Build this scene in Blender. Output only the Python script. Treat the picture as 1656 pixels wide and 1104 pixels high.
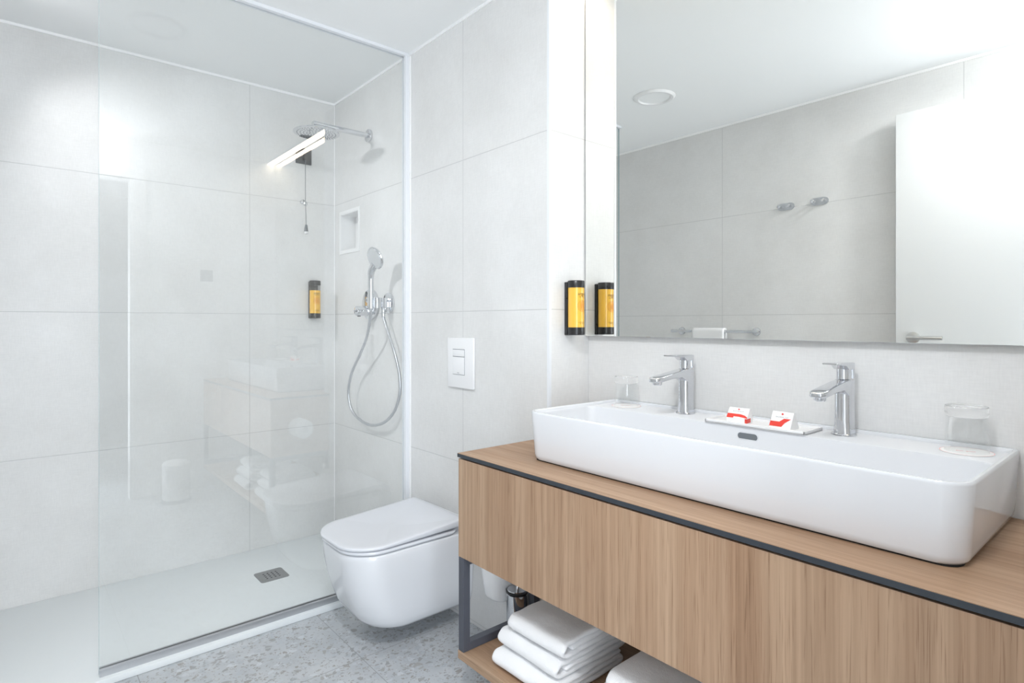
import bpy, bmesh, math, random
from mathutils import Vector, Matrix, noise
random.seed(4)
H = 1.17                       # camera height; most heights below are written relative to it
PI = math.pi
scn = bpy.context.scene
for o in list(bpy.data.objects): bpy.data.objects.remove(o)
COL = scn.collection

# ------------------------------------------------------------------ camera, world, light, exposure
FPX, YAW = 949.05, 0.862309
cam_d = bpy.data.cameras.new('camera'); cam = bpy.data.objects.new('camera', cam_d); COL.objects.link(cam)
cam.location = (0, 0, H); cam.rotation_euler = (PI/2, 0, YAW)
cam_d.sensor_width = 36.0; cam_d.lens = FPX/1656*36.0; cam_d.shift_y = -31/1656; cam_d.clip_start = 0.01
scn.camera = cam
vs = scn.view_settings
vs.view_transform = 'Standard'; vs.look = 'None'; vs.gamma = 1.0; vs.use_curve_mapping = False
vs.exposure = 0.56
w = bpy.data.worlds.new('world'); scn.world = w; w.use_nodes = True
w.node_tree.nodes['Background'].inputs[0].default_value = (0.85, 0.93, 1.0, 1)
w.node_tree.nodes['Background'].inputs[1].default_value = 0.6
scn.cycles.use_denoising = True
scn.cycles.max_bounces = 12; scn.cycles.diffuse_bounces = 6; scn.cycles.glossy_bounces = 6
scn.cycles.transparent_max_bounces = 16; scn.cycles.transmission_bounces = 10
scn.cycles.caustics_reflective = True; scn.cycles.caustics_refractive = True
scn.cycles.blur_glossy = 0.5
scn.cycles.sample_clamp_indirect = 6.0

def area(name, loc, rot, sx, sy, power, col=(1, 1, 1), shape='RECTANGLE', spread=None):
    d = bpy.data.lights.new(name, 'AREA'); d.energy = power; d.color = col; d.shape = shape
    d.size = sx; d.size_y = sy
    if spread: d.spread = spread
    o = bpy.data.objects.new(name, d); COL.objects.link(o); o.location = loc; o.rotation_euler = rot
    o['kind'] = 'structure'
    return o

# room constants
XL, YB, XR, YW, YM = -3.103, 1.368, -1.406, 1.562, 1.540
YO, XD, CEIL, TRAY = -0.243, -0.066, 1.206+H, 0.022
XG = -2.323
# added area lights, all placed out of view
# added fill light in the hall behind the camera, shining through the doorway
area('hall_fill_light', (0.60, 0.10, 0.95), (0, PI/2, 0), 1.6, 0.62, 23.0, (0.86, 0.93, 1.0))

# added ceiling fill lights, unseen: one in the shower, one over the doorway
area('shower_fill_light', (-2.80, -0.13, CEIL-0.030), (math.radians(50), 0, math.radians(-12)), 0.15, 0.15, 3.2, (0.97, 0.98, 1.0), 'DISK', math.radians(105))
area('entry_fill_light', (-0.35, 0.04, CEIL-0.034), (math.radians(34), 0, math.radians(62)), 0.13, 0.13, 6.0, (0.97, 0.985, 1.0), 'DISK', math.radians(130))

# ------------------------------------------------------------------ materials
MATS = {}
def newmat(name):
    m = bpy.data.materials.new(name); m.use_nodes = True; MATS[name] = m
    nt = m.node_tree; b = nt.nodes['Principled BSDF']
    return m, nt, b
def N(nt, t, **kw):
    n = nt.nodes.new(t)
    for k, v in kw.items():
        if k.startswith('i_'):
            key = k[2:]; key = int(key) if key.isdigit() else key.replace('_', ' ')
            n.inputs[key].default_value = v
        else: setattr(n, k, v)
    return n
def L(nt, a, b): nt.links.new(a, b)
def plain(name, col, rough=0.4, metal=0.0, **kw):
    m, nt, b = newmat(name)
    b.inputs['Base Color'].default_value = (*col, 1); b.inputs['Roughness'].default_value = rough
    b.inputs['Metallic'].default_value = metal
    for k, v in kw.items(): b.inputs[k.replace('_', ' ')].default_value = v
    # a faint procedural unevenness keeps the surface from reading as flat plastic
    nz = N(nt, 'ShaderNodeTexNoise', i_Scale=35.0, i_Detail=3.0)
    g = N(nt, 'ShaderNodeNewGeometry'); L(nt, g.outputs['Position'], nz.inputs['Vector'])
    r = N(nt, 'ShaderNodeMapRange'); r.inputs['To Min'].default_value = max(0, rough-0.02); r.inputs['To Max'].default_value = rough+0.02
    L(nt, nz.outputs['Fac'], r.inputs['Value']); L(nt, r.outputs['Result'], b.inputs['Roughness'])
    return m
def srgb(r, g, b):
    f = lambda c: (c/255/12.92 if c/255 <= 0.04045 else ((c/255+0.055)/1.055)**2.4)
    return (f(r), f(g), f(b))

def tile_mat(name, axis, off, base):
    """large format stone-look tiles 1.2 x 0.6 m; axis 0 for walls along X, 1 for walls along Y"""
    m, nt, b = newmat(name)
    g = N(nt, 'ShaderNodeNewGeometry'); sp = N(nt, 'ShaderNodeSeparateXYZ'); L(nt, g.outputs['Position'], sp.inputs[0])
    def joint(sock, period, o, wdt):
        a = N(nt, 'ShaderNodeMath', operation='SUBTRACT'); L(nt, sock, a.inputs[0]); a.inputs[1].default_value = o
        p = N(nt, 'ShaderNodeMath', operation='PINGPONG'); L(nt, a.outputs[0], p.inputs[0]); p.inputs[1].default_value = period/2
        r = N(nt, 'ShaderNodeMapRange'); L(nt, p.outputs[0], r.inputs['Value'])
        r.inputs['From Min'].default_value = wdt*0.5; r.inputs['From Max'].default_value = wdt
        r.inputs['To Min'].default_value = 1; r.inputs['To Max'].default_value = 0
        return r.outputs['Result']
    jv = joint(sp.outputs[axis], 1.2, off, 0.0019); jh = joint(sp.outputs[2], 0.6, 0.043+H, 0.0019)
    mx = N(nt, 'ShaderNodeMath', operation='MAXIMUM'); L(nt, jv, mx.inputs[0]); L(nt, jh, mx.inputs[1])
    n1 = N(nt, 'ShaderNodeTexNoise', i_Scale=2.2, i_Detail=8.0, i_Roughness=0.62); L(nt, g.outputs['Position'], n1.inputs['Vector'])
    mp = N(nt, 'ShaderNodeMapping'); L(nt, g.outputs['Position'], mp.inputs['Vector']); mp.inputs['Scale'].default_value = (260, 260, 40)
    n2 = N(nt, 'ShaderNodeTexNoise', i_Scale=1.0, i_Detail=2.0); L(nt, mp.outputs[0], n2.inputs['Vector'])
    mp3 = N(nt, 'ShaderNodeMapping'); L(nt, g.outputs['Position'], mp3.inputs['Vector']); mp3.inputs['Scale'].default_value = (30, 30, 260)
    n3 = N(nt, 'ShaderNodeTexNoise', i_Scale=1.0, i_Detail=2.0); L(nt, mp3.outputs[0], n3.inputs['Vector'])
    cr = N(nt, 'ShaderNodeValToRGB'); L(nt, n1.outputs['Fac'], cr.inputs[0])
    cr.color_ramp.elements[0].position = 0.3; cr.color_ramp.elements[1].position = 0.7
    cr.color_ramp.elements[0].color = (base[0]*0.925, base[1]*0.92, base[2]*0.91, 1); cr.color_ramp.elements[1].color = (base[0]*1.05, base[1]*1.05, base[2]*1.05, 1)
    add = N(nt, 'ShaderNodeMath', operation='ADD'); L(nt, n2.outputs['Fac'], add.inputs[0]); L(nt, n3.outputs['Fac'], add.inputs[1])
    mr = N(nt, 'ShaderNodeMapRange'); L(nt, add.outputs[0], mr.inputs['Value']); mr.inputs['From Min'].default_value = 0.6; mr.inputs['From Max'].default_value = 1.4
    mr.inputs['To Min'].default_value = 0.955; mr.inputs['To Max'].default_value = 1.03
    mul = N(nt, 'ShaderNodeVectorMath', operation='SCALE'); L(nt, cr.outputs[0], mul.inputs[0]); L(nt, mr.outputs[0], mul.inputs['Scale'])
    mix = N(nt, 'ShaderNodeMix', data_type='RGBA'); L(nt, mx.outputs[0], mix.inputs['Factor']); L(nt, mul.outputs[0], mix.inputs['A'])
    mix.inputs['B'].default_value = (base[0]*0.77, base[1]*0.77, base[2]*0.77, 1)
    L(nt, mix.outputs['Result'], b.inputs['Base Color']); b.inputs['Roughness'].default_value = 0.42
    bp = N(nt, 'ShaderNodeBump', invert=True); bp.inputs['Strength'].default_value = 0.5; bp.inputs['Distance'].default_value = 0.001
    L(nt, mx.outputs[0], bp.inputs['Height']); L(nt, bp.outputs[0], b.inputs['Normal'])
    return m

TB = (0.735, 0.735, 0.732)
T_left = tile_mat('tile_long_wall', 1, 0.92, TB)
T_x = tile_mat('tile_cross_wall', 0, -1.895, TB)
T_mir = tile_mat('tile_mirror_wall', 0, -1.406, TB)
T_ret = tile_mat('tile_return_wall', 1, 0.92, TB)
M_ceil = plain('ceiling_paint', (0.90, 0.91, 0.91), 0.85)
M_white = plain('white_lacquer', (0.82, 0.82, 0.82), 0.3)
M_door = plain('door_lacquer', (0.66, 0.67, 0.67), 0.35)
M_paint = plain('white_wall_paint', (0.84, 0.85, 0.85), 0.8)
M_bead = plain('white_sealant', (0.93, 0.93, 0.93), 0.5)
M_ceramic = plain('white_ceramic', (0.715, 0.73, 0.76), 0.06, 0, Coat_Weight=0.3, Coat_Roughness=0.02)
M_seat = plain('white_duroplast', (0.67, 0.685, 0.725), 0.12)
M_plast = plain('white_plastic', (0.83, 0.83, 0.84), 0.25)
M_traym = plain('matt_mineral_white', (0.77, 0.80, 0.81), 0.5)
M_chrome = plain('chrome', (0.70, 0.71, 0.735), 0.05, 1.0)
M_alu = plain('satin_aluminium', (0.80, 0.815, 0.835), 0.35, 1.0)
M_rail = plain('grey_anodised_rail', (0.50, 0.51, 0.53), 0.35, 0.8)
M_hose = plain('ribbed_metal_hose', (0.58, 0.595, 0.62), 0.3, 1.0)
M_profile = plain('white_anodised_profile', (0.78, 0.80, 0.83), 0.4, 0.0)
M_steel = plain('brushed_steel', (0.60, 0.60, 0.59), 0.32, 1.0)
M_drain = plain('dull_steel', (0.33, 0.33, 0.33), 0.35, 1.0)
M_black = plain('black_plastic', (0.018, 0.018, 0.019), 0.28)
M_frame = plain('dark_grey_powder_coat', srgb(74, 77, 86), 0.5)
M_edge = plain('anthracite_edge', srgb(50, 55, 62), 0.45)
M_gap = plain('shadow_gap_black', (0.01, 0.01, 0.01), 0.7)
M_hall = plain('hall_paint', (0.16, 0.16, 0.165), 0.8)
M_grey = plain('grey_plastic', srgb(110, 115, 120), 0.4)
M_red = plain('red_print', srgb(222, 62, 50), 0.45)
M_card = plain('white_card', (0.86, 0.86, 0.86), 0.55)
M_paper = plain('white_paper', (0.86, 0.86, 0.86), 0.9)
M_ink = plain('brown_ink', srgb(96, 62, 22), 0.5)
M_orange = plain('orange_ink', srgb(222, 140, 40), 0.5)

def mirror_mat():
    m, nt, b = newmat('mirror_silver')
    b.inputs['Base Color'].default_value = (0.885, 0.89, 0.868, 1); b.inputs['Metallic'].default_value = 1; b.inputs['Roughness'].default_value = 0.0
    return m
M_mirror = mirror_mat()

def sheet_glass(name, tint, f0=0.04):
    """architectural pane: straight-through transmission plus Fresnel reflection (both views of it, from any angle)"""
    m = bpy.data.materials.new(name); m.use_nodes = True; nt = m.node_tree; nt.nodes.clear()
    out = N(nt, 'ShaderNodeOutputMaterial'); tr = N(nt, 'ShaderNodeBsdfTransparent'); gl = N(nt, 'ShaderNodeBsdfGlossy'); gl.inputs['Roughness'].default_value = 0.0
    tr.inputs[0].default_value = (*tint, 1); gl.inputs[0].default_value = (1, 1, 1, 1)
    lw = N(nt, 'ShaderNodeLayerWeight', i_Blend=0.5); pw = N(nt, 'ShaderNodeMath', operation='POWER'); pw.inputs[1].default_value = 5
    L(nt, lw.outputs['Facing'], pw.inputs[0])
    mr = N(nt, 'ShaderNodeMapRange'); mr.inputs['To Min'].default_value = f0; mr.inputs['To Max'].default_value = 1.0; L(nt, pw.outputs[0], mr.inputs['Value'])
    mx = N(nt, 'ShaderNodeMixShader'); L(nt, mr.outputs[0], mx.inputs[0]); L(nt, tr.outputs[0], mx.inputs[1]); L(nt, gl.outputs[0], mx.inputs[2])
    L(nt, mx.outputs[0], out.inputs[0]); return m
M_pane = sheet_glass('shower_glass', (0.992, 0.998, 0.996), 0.075)
M_gedge = plain('glass_cut_edge', (0.42, 0.55, 0.58), 0.15)

def drink_glass():
    m, nt, b = newmat('drinking_glass')
    b.inputs['Base Color'].default_value = (1, 1, 1, 1); b.inputs['Roughness'].default_value = 0.0
    b.inputs['Transmission Weight'].default_value = 1.0; b.inputs['IOR'].default_value = 1.45
    return m
M_glass = drink_glass()

def amber():
    m, nt, b = newmat('amber_gel_bottle')
    b.inputs['Base Color'].default_value = (*srgb(246, 190, 62), 1); b.inputs['Roughness'].default_value = 0.22
    g = N(nt, 'ShaderNodeNewGeometry'); n = N(nt, 'ShaderNodeTexNoise', i_Scale=18.0, i_Detail=2.0); L(nt, g.outputs['Position'], n.inputs['Vector'])
    cr = N(nt, 'ShaderNodeValToRGB'); L(nt, n.outputs['Fac'], cr.inputs[0])
    cr.color_ramp.elements[0].color = (*srgb(240, 186, 70), 1); cr.color_ramp.elements[1].color = (*srgb(246, 194, 74), 1)
    L(nt, cr.outputs[0], b.inputs['Base Color']); b.inputs['Coat Weight'].default_value = 0.5
    return m
M_amber = amber()

def wood(name, grain, dark=1.0):
    """fine oak veneer, grain along axis index"""
    m, nt, b = newmat(name)
    g = N(nt, 'ShaderNodeNewGeometry')
    def stretched(s_across, s_along, detail, rough=0.5, dist=0.0):
        mp = N(nt, 'ShaderNodeMapping'); L(nt, g.outputs['Position'], mp.inputs['Vector'])
        sc = [s_across]*3; sc[grain] = s_along; mp.inputs['Scale'].default_value = sc
        n = N(nt, 'ShaderNodeTexNoise', i_Scale=1.0, i_Detail=detail, i_Roughness=rough); n.inputs['Distortion'].default_value = dist
        L(nt, mp.outputs[0], n.inputs['Vector']); return n.outputs['Fac']
    broad = stretched(11, 0.5, 3, 0.5, 0.4); fine = stretched(120, 1.6, 4, 0.6, 0.2); pores = stretched(420, 9, 2)
    c1 = N(nt, 'ShaderNodeValToRGB'); L(nt, broad, c1.inputs[0])
    c1.color_ramp.elements[0].position = 0.33; c1.color_ramp.elements[1].position = 0.68
    c1.color_ramp.elements[0].color = (*[c*dark for c in srgb(157, 126, 100)], 1); c1.color_ramp.elements[1].color = (*[c*dark for c in srgb(179, 151, 125)], 1)
    c2 = N(nt, 'ShaderNodeValToRGB'); L(nt, fine, c2.inputs[0])
    c2.color_ramp.elements[0].position = 0.30; c2.color_ramp.elements[1].position = 0.66
    c2.color_ramp.elements[0].color = (0.76, 0.72, 0.68, 1); c2.color_ramp.elements[1].color = (1.05, 1.05, 1.05, 1)
    m1 = N(nt, 'ShaderNodeMix', data_type='RGBA', blend_type='MULTIPLY'); m1.inputs['Factor'].default_value = 0.9
    L(nt, c1.outputs[0], m1.inputs['A']); L(nt, c2.outputs[0], m1.inputs['B'])
    c3 = N(nt, 'ShaderNodeValToRGB'); L(nt, pores, c3.inputs[0]); c3.color_ramp.elements[0].position = 0.30; c3.color_ramp.elements[1].position = 0.42
    c3.color_ramp.elements[0].color = (0.66, 0.60, 0.55, 1); c3.color_ramp.elements[1].color = (1, 1, 1, 1)
    m2 = N(nt, 'ShaderNodeMix', data_type='RGBA', blend_type='MULTIPLY'); m2.inputs['Factor'].default_value = 0.8
    L(nt, m1.outputs['Result'], m2.inputs['A']); L(nt, c3.outputs[0], m2.inputs['B'])
    L(nt, m2.outputs['Result'], b.inputs['Base Color']); b.inputs['Roughness'].default_value = 0.5
    bp = N(nt, 'ShaderNodeBump'); bp.inputs['Strength'].default_value = 0.15; bp.inputs['Distance'].default_value = 0.001
    L(nt, fine, bp.inputs['Height']); L(nt, bp.outputs[0], b.inputs['Normal'])
    return m
W_v = wood('oak_vertical', 2); W_h = wood('oak_lengthwise', 0); W_y = wood('oak_crosswise', 1)

def terrazzo():
    m, nt, b = newmat('terrazzo')
    g = N(nt, 'ShaderNodeNewGeometry'); sp = N(nt, 'ShaderNodeSeparateXYZ'); L(nt, g.outputs['Position'], sp.inputs[0])
    nb = N(nt, 'ShaderNodeTexNoise', i_Scale=9.0, i_Detail=5.0); L(nt, g.outputs['Position'], nb.inputs['Vector'])
    base = N(nt, 'ShaderNodeValToRGB'); L(nt, nb.outputs['Fac'], base.inputs[0])
    base.color_ramp.elements[0].position = 0.35; base.color_ramp.elements[1].position = 0.65
    base.color_ramp.elements[0].color = (*srgb(175, 179, 183), 1); base.color_ramp.elements[1].color = (*srgb(189, 192, 195), 1)
    cur = base.outputs[0]
    # displaced lookup so that chips are irregular
    nd = N(nt, 'ShaderNodeTexNoise', i_Scale=60.0, i_Detail=2.0); L(nt, g.outputs['Position'], nd.inputs['Vector'])
    sc = N(nt, 'ShaderNodeVectorMath', operation='SCALE'); L(nt, nd.outputs['Color'], sc.inputs[0]); sc.inputs['Scale'].default_value = 0.006
    ad = N(nt, 'ShaderNodeVectorMath', operation='ADD'); L(nt, g.outputs['Position'], ad.inputs[0]); L(nt, sc.outputs[0], ad.inputs[1])
    for scale, thr, edge, cols in ((48, 0.62, 0.10, ((196, 200, 204), (184, 188, 192), (175, 180, 185))),
                                   (52, 0.90, 0.13, ((151, 147, 143), (163, 161, 159), (154, 156, 159))),
                                   (100, 0.84, 0.14, ((149, 145, 140), (165, 163, 161), (156, 158, 161))),
                                   (200, 0.84, 0.16, ((146, 143, 140), (198, 201, 204), (165, 164, 163)))):
        mp = N(nt, 'ShaderNodeMapping'); L(nt, ad.outputs[0], mp.inputs['Vector']); mp.inputs['Scale'].default_value = (scale, scale*0.9, 1); mp.inputs['Location'].default_value = (scale*0.37, scale*0.11, 0)
        mp.inputs['Rotation'].default_value = (0, 0, scale)
        v1 = N(nt, 'ShaderNodeTexVoronoi', voronoi_dimensions='2D', feature='F1', i_Scale=1.0); v2 = N(nt, 'ShaderNodeTexVoronoi', voronoi_dimensions='2D', feature='DISTANCE_TO_EDGE', i_Scale=1.0)
        L(nt, mp.outputs[0], v1.inputs['Vector']); L(nt, mp.outputs[0], v2.inputs['Vector'])
        s = N(nt, 'ShaderNodeSeparateColor'); L(nt, v1.outputs['Color'], s.inputs[0])
        a = N(nt, 'ShaderNodeMath', operation='GREATER_THAN'); L(nt, s.outputs[0], a.inputs[0]); a.inputs[1].default_value = thr
        e = N(nt, 'ShaderNodeMath', operation='GREATER_THAN'); L(nt, v2.outputs['Distance'], e.inputs[0]); e.inputs[1].default_value = edge
        mu = N(nt, 'ShaderNodeMath', operation='MULTIPLY'); L(nt, a.outputs[0], mu.inputs[0]); L(nt, e.outputs[0], mu.inputs[1])
        cr = N(nt, 'ShaderNodeValToRGB'); L(nt, s.outputs[1], cr.inputs[0]); cr.color_ramp.interpolation = 'LINEAR'
        cr.color_ramp.elements[0].color = (*srgb(*cols[0]), 1); cr.color_ramp.elements[1].color = (*srgb(*cols[1]), 1)
        el = cr.color_ramp.elements.new(0.5); el.color = (*srgb(*cols[2]), 1)
        mx = N(nt, 'ShaderNodeMix', data_type='RGBA'); L(nt, mu.outputs[0], mx.inputs['Factor']); L(nt, cur, mx.inputs['A']); L(nt, cr.outputs[0], mx.inputs['B'])
        cur = mx.outputs['Result']
    js = []
    for ax, off in ((0, -1.893), (1, 0.933)):
        a = N(nt, 'ShaderNodeMath', operation='SUBTRACT'); L(nt, sp.outputs[ax], a.inputs[0]); a.inputs[1].default_value = off
        p = N(nt, 'ShaderNodeMath', operation='PINGPONG'); L(nt, a.outputs[0], p.inputs[0]); p.inputs[1].default_value = 0.305
        l = N(nt, 'ShaderNodeMath', operation='LESS_THAN'); L(nt, p.outputs[0], l.inputs[0]); l.inputs[1].default_value = 0.0013; js.append(l)
    mx2 = N(nt, 'ShaderNodeMath', operation='MAXIMUM'); L(nt, js[0].outputs[0], mx2.inputs[0]); L(nt, js[1].outputs[0], mx2.inputs[1])
    mx = N(nt, 'ShaderNodeMix', data_type='RGBA'); L(nt, mx2.outputs[0], mx.inputs['Factor']); L(nt, cur, mx.inputs['A']); mx.inputs['B'].default_value = (*srgb(146, 147, 149), 1)
    L(nt, mx.outputs['Result'], b.inputs['Base Color']); b.inputs['Roughness'].default_value = 0.35
    return m
M_terr = terrazzo()

def terry():
    m, nt, b = newmat('white_terry_cloth')
    b.inputs['Base Color'].default_value = (0.86, 0.86, 0.87, 1); b.inputs['Roughness'].default_value = 0.95
    b.inputs['Sheen Weight'].default_value = 0.3
    g = N(nt, 'ShaderNodeTexCoord'); n = N(nt, 'ShaderNodeTexNoise', i_Scale=420.0, i_Detail=3.0); L(nt, g.outputs['Object'], n.inputs['Vector'])
    n2 = N(nt, 'ShaderNodeTexNoise', i_Scale=45.0, i_Detail=3.0); L(nt, g.outputs['Object'], n2.inputs['Vector'])
    a = N(nt, 'ShaderNodeMath', operation='MULTIPLY_ADD'); L(nt, n2.outputs['Fac'], a.inputs[0]); a.inputs[1].default_value = 1.2; L(nt, n.outputs['Fac'], a.inputs[2])
    bp = N(nt, 'ShaderNodeBump'); bp.inputs['Strength'].default_value = 0.55; bp.inputs['Distance'].default_value = 0.0022
    L(nt, a.outputs[0], bp.inputs['Height']); L(nt, bp.outputs[0], b.inputs['Normal']); return m
M_terry = terry()
def emit(name, col, s):
    m = bpy.data.materials.new(name); m.use_nodes = True; nt = m.node_tree; b = nt.nodes['Principled BSDF']
    b.inputs['Base Color'].default_value = (0.8, 0.8, 0.8, 1); b.inputs['Emission Color'].default_value = (*col, 1); b.inputs['Emission Strength'].default_value = s
    return m
M_led = emit('led_diffuser', (1.0, 0.83, 0.62), 9.5)
M_fill = emit('fill_glow', (0.95, 0.975, 1.0), 30.0)  # glow of the added globe that brightens room and ceiling
M_thin = sheet_glass('thin_glass', (0.992, 0.995, 0.995), 0.035)
M_clear = sheet_glass('clear_plastic', (0.86, 0.86, 0.86))

# ------------------------------------------------------------------ mesh helpers (vertices in world coordinates, shifted to the parent when linked)
class MB:
    def __init__(s): s.bm = bmesh.new()
    def merge(s, t, mat=None):
        if mat is not None: t.transform(mat)
        me = bpy.data.meshes.new('tmp'); t.to_mesh(me); t.free(); s.bm.from_mesh(me); bpy.data.meshes.remove(me); return s
    def box(s, x0, x1, y0, y1, z0, z1, bev=0.0, seg=2, mat=None):
        t = bmesh.new(); bmesh.ops.create_cube(t, size=1)
        for v in t.verts: v.co = Vector(((x0+x1)/2+v.co.x*(x1-x0), (y0+y1)/2+v.co.y*(y1-y0), (z0+z1)/2+v.co.z*(z1-z0)))
        if bev: bmesh.ops.bevel(t, geom=list(t.edges), offset=bev, segments=seg, profile=0.5, affect='EDGES')
        return s.merge(t, mat)
    def loft(s, rings, cap0=True, cap1=True, closed=True, mat=None):
        t = bmesh.new(); R = [[t.verts.new(p) for p in r] for r in rings]
        n = len(rings[0])
        for a, b in zip(R[:-1], R[1:]):
            for i in range(n if closed else n-1):
                j = (i+1) % n
                try: t.faces.new((a[i], a[j], b[j], b[i]))
                except ValueError: pass
        if cap0: t.faces.new(list(reversed(R[0])))
        if cap1: t.faces.new(R[-1])
        bmesh.ops.recalc_face_normals(t, faces=list(t.faces))
        return s.merge(t, mat)
    def lathe(s, prof, c, axis='z', n=48, mat=None, caps=True):
        rings = []
        for r, h in prof:
            ring = []
            for i in range(n):
                a = 2*PI*i/n; x, y = r*math.cos(a), r*math.sin(a)
                p = (x, y, h) if axis == 'z' else ((x, h, y) if axis == 'y' else (h, x, y))
                ring.append((c[0]+p[0], c[1]+p[1], c[2]+p[2]))
            rings.append(ring)
        return s.loft(rings, caps, caps, mat=mat)
    def cyl(s, p0, p1, r0, r1=None, n=24, bev=0.0):
        r1 = r0 if r1 is None else r1
        p0 = Vector(p0); p1 = Vector(p1); d = p1-p0; l = d.length
        q = d.to_track_quat('Z', 'Y').to_matrix().to_4x4(); q.translation = p0
        if bev: prof = [(r0-bev, 0), (r0-bev*0.3, bev*0.3), (r0, bev), (r1, l-bev), (r1-bev*0.3, l-bev*0.3), (r1-bev, l)]
        else: prof = [(r0, 0), (r1, l)]
        return s.lathe(prof, (0, 0, 0), 'z', n, q)
    def tube(s, pts, r, n=12, cyclic=False):
        pts = [Vector(p) for p in pts]; rings = []; up = Vector((0.13, 0.21, 0.97)); prev = None
        for i, p in enumerate(pts):
            d = (pts[min(i+1, len(pts)-1)]-pts[max(i-1, 0)]).normalized()
            if prev is None: a = d.cross(up).normalized()
            else: a = (prev-d*prev.dot(d)).normalized()
            prev = a; b = d.cross(a); rr = r(i/(len(pts)-1)) if callable(r) else r
            rings.append([p+(a*math.cos(2*PI*k/n)+b*math.sin(2*PI*k/n))*rr for k in range(n)])
        return s.loft(rings)
    def poly(s, pts, h, bev=0.0):
        """prism: pts outline (list of 3D), extruded by vector h"""
        h = Vector(h); return s.loft([pts, [Vector(p)+h for p in pts]])
    def build(s, name, mat, parent=None, smooth=35, mods=()):
        me = bpy.data.meshes.new(name); bm = s.bm
        if parent is not None:
            bmesh.ops.translate(bm, verts=list(bm.verts), vec=-Vector(wloc(parent)))
        bm.to_mesh(me); bm.free()
        o = bpy.data.objects.new(name, me); COL.objects.link(o)
        me.materials.append(mat)
        if smooth:
            for p in me.polygons: p.use_smooth = True
            me.set_sharp_from_angle(angle=math.radians(smooth))
        if parent is not None: o.parent = parent
        for k in mods:
            m = o.modifiers.new(k[0].lower(), k[0])
            for a, v in k[1].items(): setattr(m, a, v)
        return o
def wloc(o):
    v = Vector((0, 0, 0))
    while o is not None: v = v+Vector(o.location); o = o.parent
    return v
def thing(name, label, cat, loc, group=None):
    o = bpy.data.objects.new(name, None); COL.objects.link(o); o.location = loc; o.empty_display_size = 0.05
    return tag(o, label, cat, group)
def tag(o, label, cat, group=None):
    o['label'] = label; o['category'] = cat
    if group: o['group'] = group
    return o
def struct(o): o['kind'] = 'structure'; return o
def dup(o, loc, rz=None, label=None, parent=None):
    c = o.copy(); COL.objects.link(c); c.parent = parent
    if parent is None:
        c.location = loc
        if rz is not None: c.rotation_euler = (0, 0, rz)
        if label: c['label'] = label
    for ch in o.children: dup(ch, None, parent=c)
    return c
def rr(x0, x1, y0, y1, r, z, n=8):
    """rounded rectangle ring, r = radius or 4 radii (x1y1, x0y1, x0y0, x1y0)"""
    if not isinstance(r, (list, tuple)): r = [r]*4
    out = []
    for (cx, cy, sx, sy, a0), q in zip(((x1, y1, -1, -1, 0), (x0, y1, 1, -1, 90), (x0, y0, 1, 1, 180), (x1, y0, -1, 1, 270)), r):
        for i in range(n+1):
            a = math.radians(a0+90*i/n)
            out.append(Vector((cx+sx*q+q*math.cos(a), cy+sy*q+q*math.sin(a), z)))
    return out
def text_mesh(body, size, font_space=1.0):
    cu = bpy.data.curves.new('t', 'FONT'); cu.body = body; cu.size = size; cu.align_x = 'CENTER'; cu.space_character = font_space; cu.resolution_u = 4
    ob = bpy.data.objects.new('t', cu); COL.objects.link(ob)
    dg = bpy.context.evaluated_depsgraph_get(); me = bpy.data.meshes.new_from_object(ob.evaluated_get(dg))
    bpy.data.objects.remove(ob); bm = bmesh.new(); bm.from_mesh(me); bpy.data.meshes.remove(me)
    return bm

# ------------------------------------------------------------------ setting
def wallbox(name, x0, x1, y0, y1, z0, z1, mat): return struct(MB().box(x0, x1, y0, y1, z0, z1).build(name, mat, smooth=0))
struct(MB().box(XG+0.001, 2.2, YO-0.1, YW+0.1, -0.06, 0.0).build('floor', M_terr, smooth=0))
struct(MB().box(XL-0.1, 2.2, YO-0.1, YW+0.1, CEIL, CEIL+0.08).build('ceiling', M_ceil, smooth=0))
wallbox('wall_left', XL-0.1, XL, YO-0.1, YW+0.1, -0.06, CEIL, T_left)
# back wall behind shower and toilet, with the hole of the niche
NX0, NX1, NZ0, NZ1 = -3.020, -2.813, 0.384+H, 0.580+H
b = MB(); ZT = CEIL
b.box(XL, NX0, YB, YW+0.1, -0.06, ZT); b.box(NX1, XR, YB, YW+0.1, -0.06, ZT)
b.box(NX0, NX1, YB, YW+0.1, -0.06, NZ0); b.box(NX0, NX1, YB, YW+0.1, NZ1, ZT); b.box(NX0, NX1, YB+0.085, YW+0.1, NZ0, NZ1)
struct(b.build('wall_back', T_x, smooth=0))
b = MB().box(XR, XR+0.0006, YB, YW, 0, ZT); struct(b.build('wall_return', T_ret, smooth=0))
wallbox('wall_mirror_side', XR, 2.2, YW, YW+0.1, -0.06, ZT, T_mir)
wallbox('wall_front', XL, 2.2, YO-0.1, YO, -0.06, ZT, T_x)
# right wall with doorway
DY0, DY1, DZ = -0.20, 0.617, 2.12
b = MB(); b.box(XD, XD+0.09, DY1, YW, 0, ZT); b.box(XD, XD+0.09, YO, DY0, 0, ZT); b.box(XD, XD+0.09, DY0, DY1, DZ, ZT)
struct(b.build('wall_right', M_paint, smooth=0))
# hall behind the doorway
wallbox('wall_hall', 2.1, 2.2, YO, YW, 0, ZT, M_hall)
# door casing
b = MB(); b.box(XD-0.012, XD, DY1, DY1+0.08, 0, DZ+0.08, 0.002); b.box(XD-0.012, XD, DY0-0.04, DY1, DZ, DZ+0.08, 0.002)
b.box(XD, XD+0.09, DY1-0.012, DY1, 0, DZ); b.box(XD, XD+0.09, DY0, DY1-0.012, DZ-0.012, DZ)
struct(b.build('trim_1', M_white, smooth=0))
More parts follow.
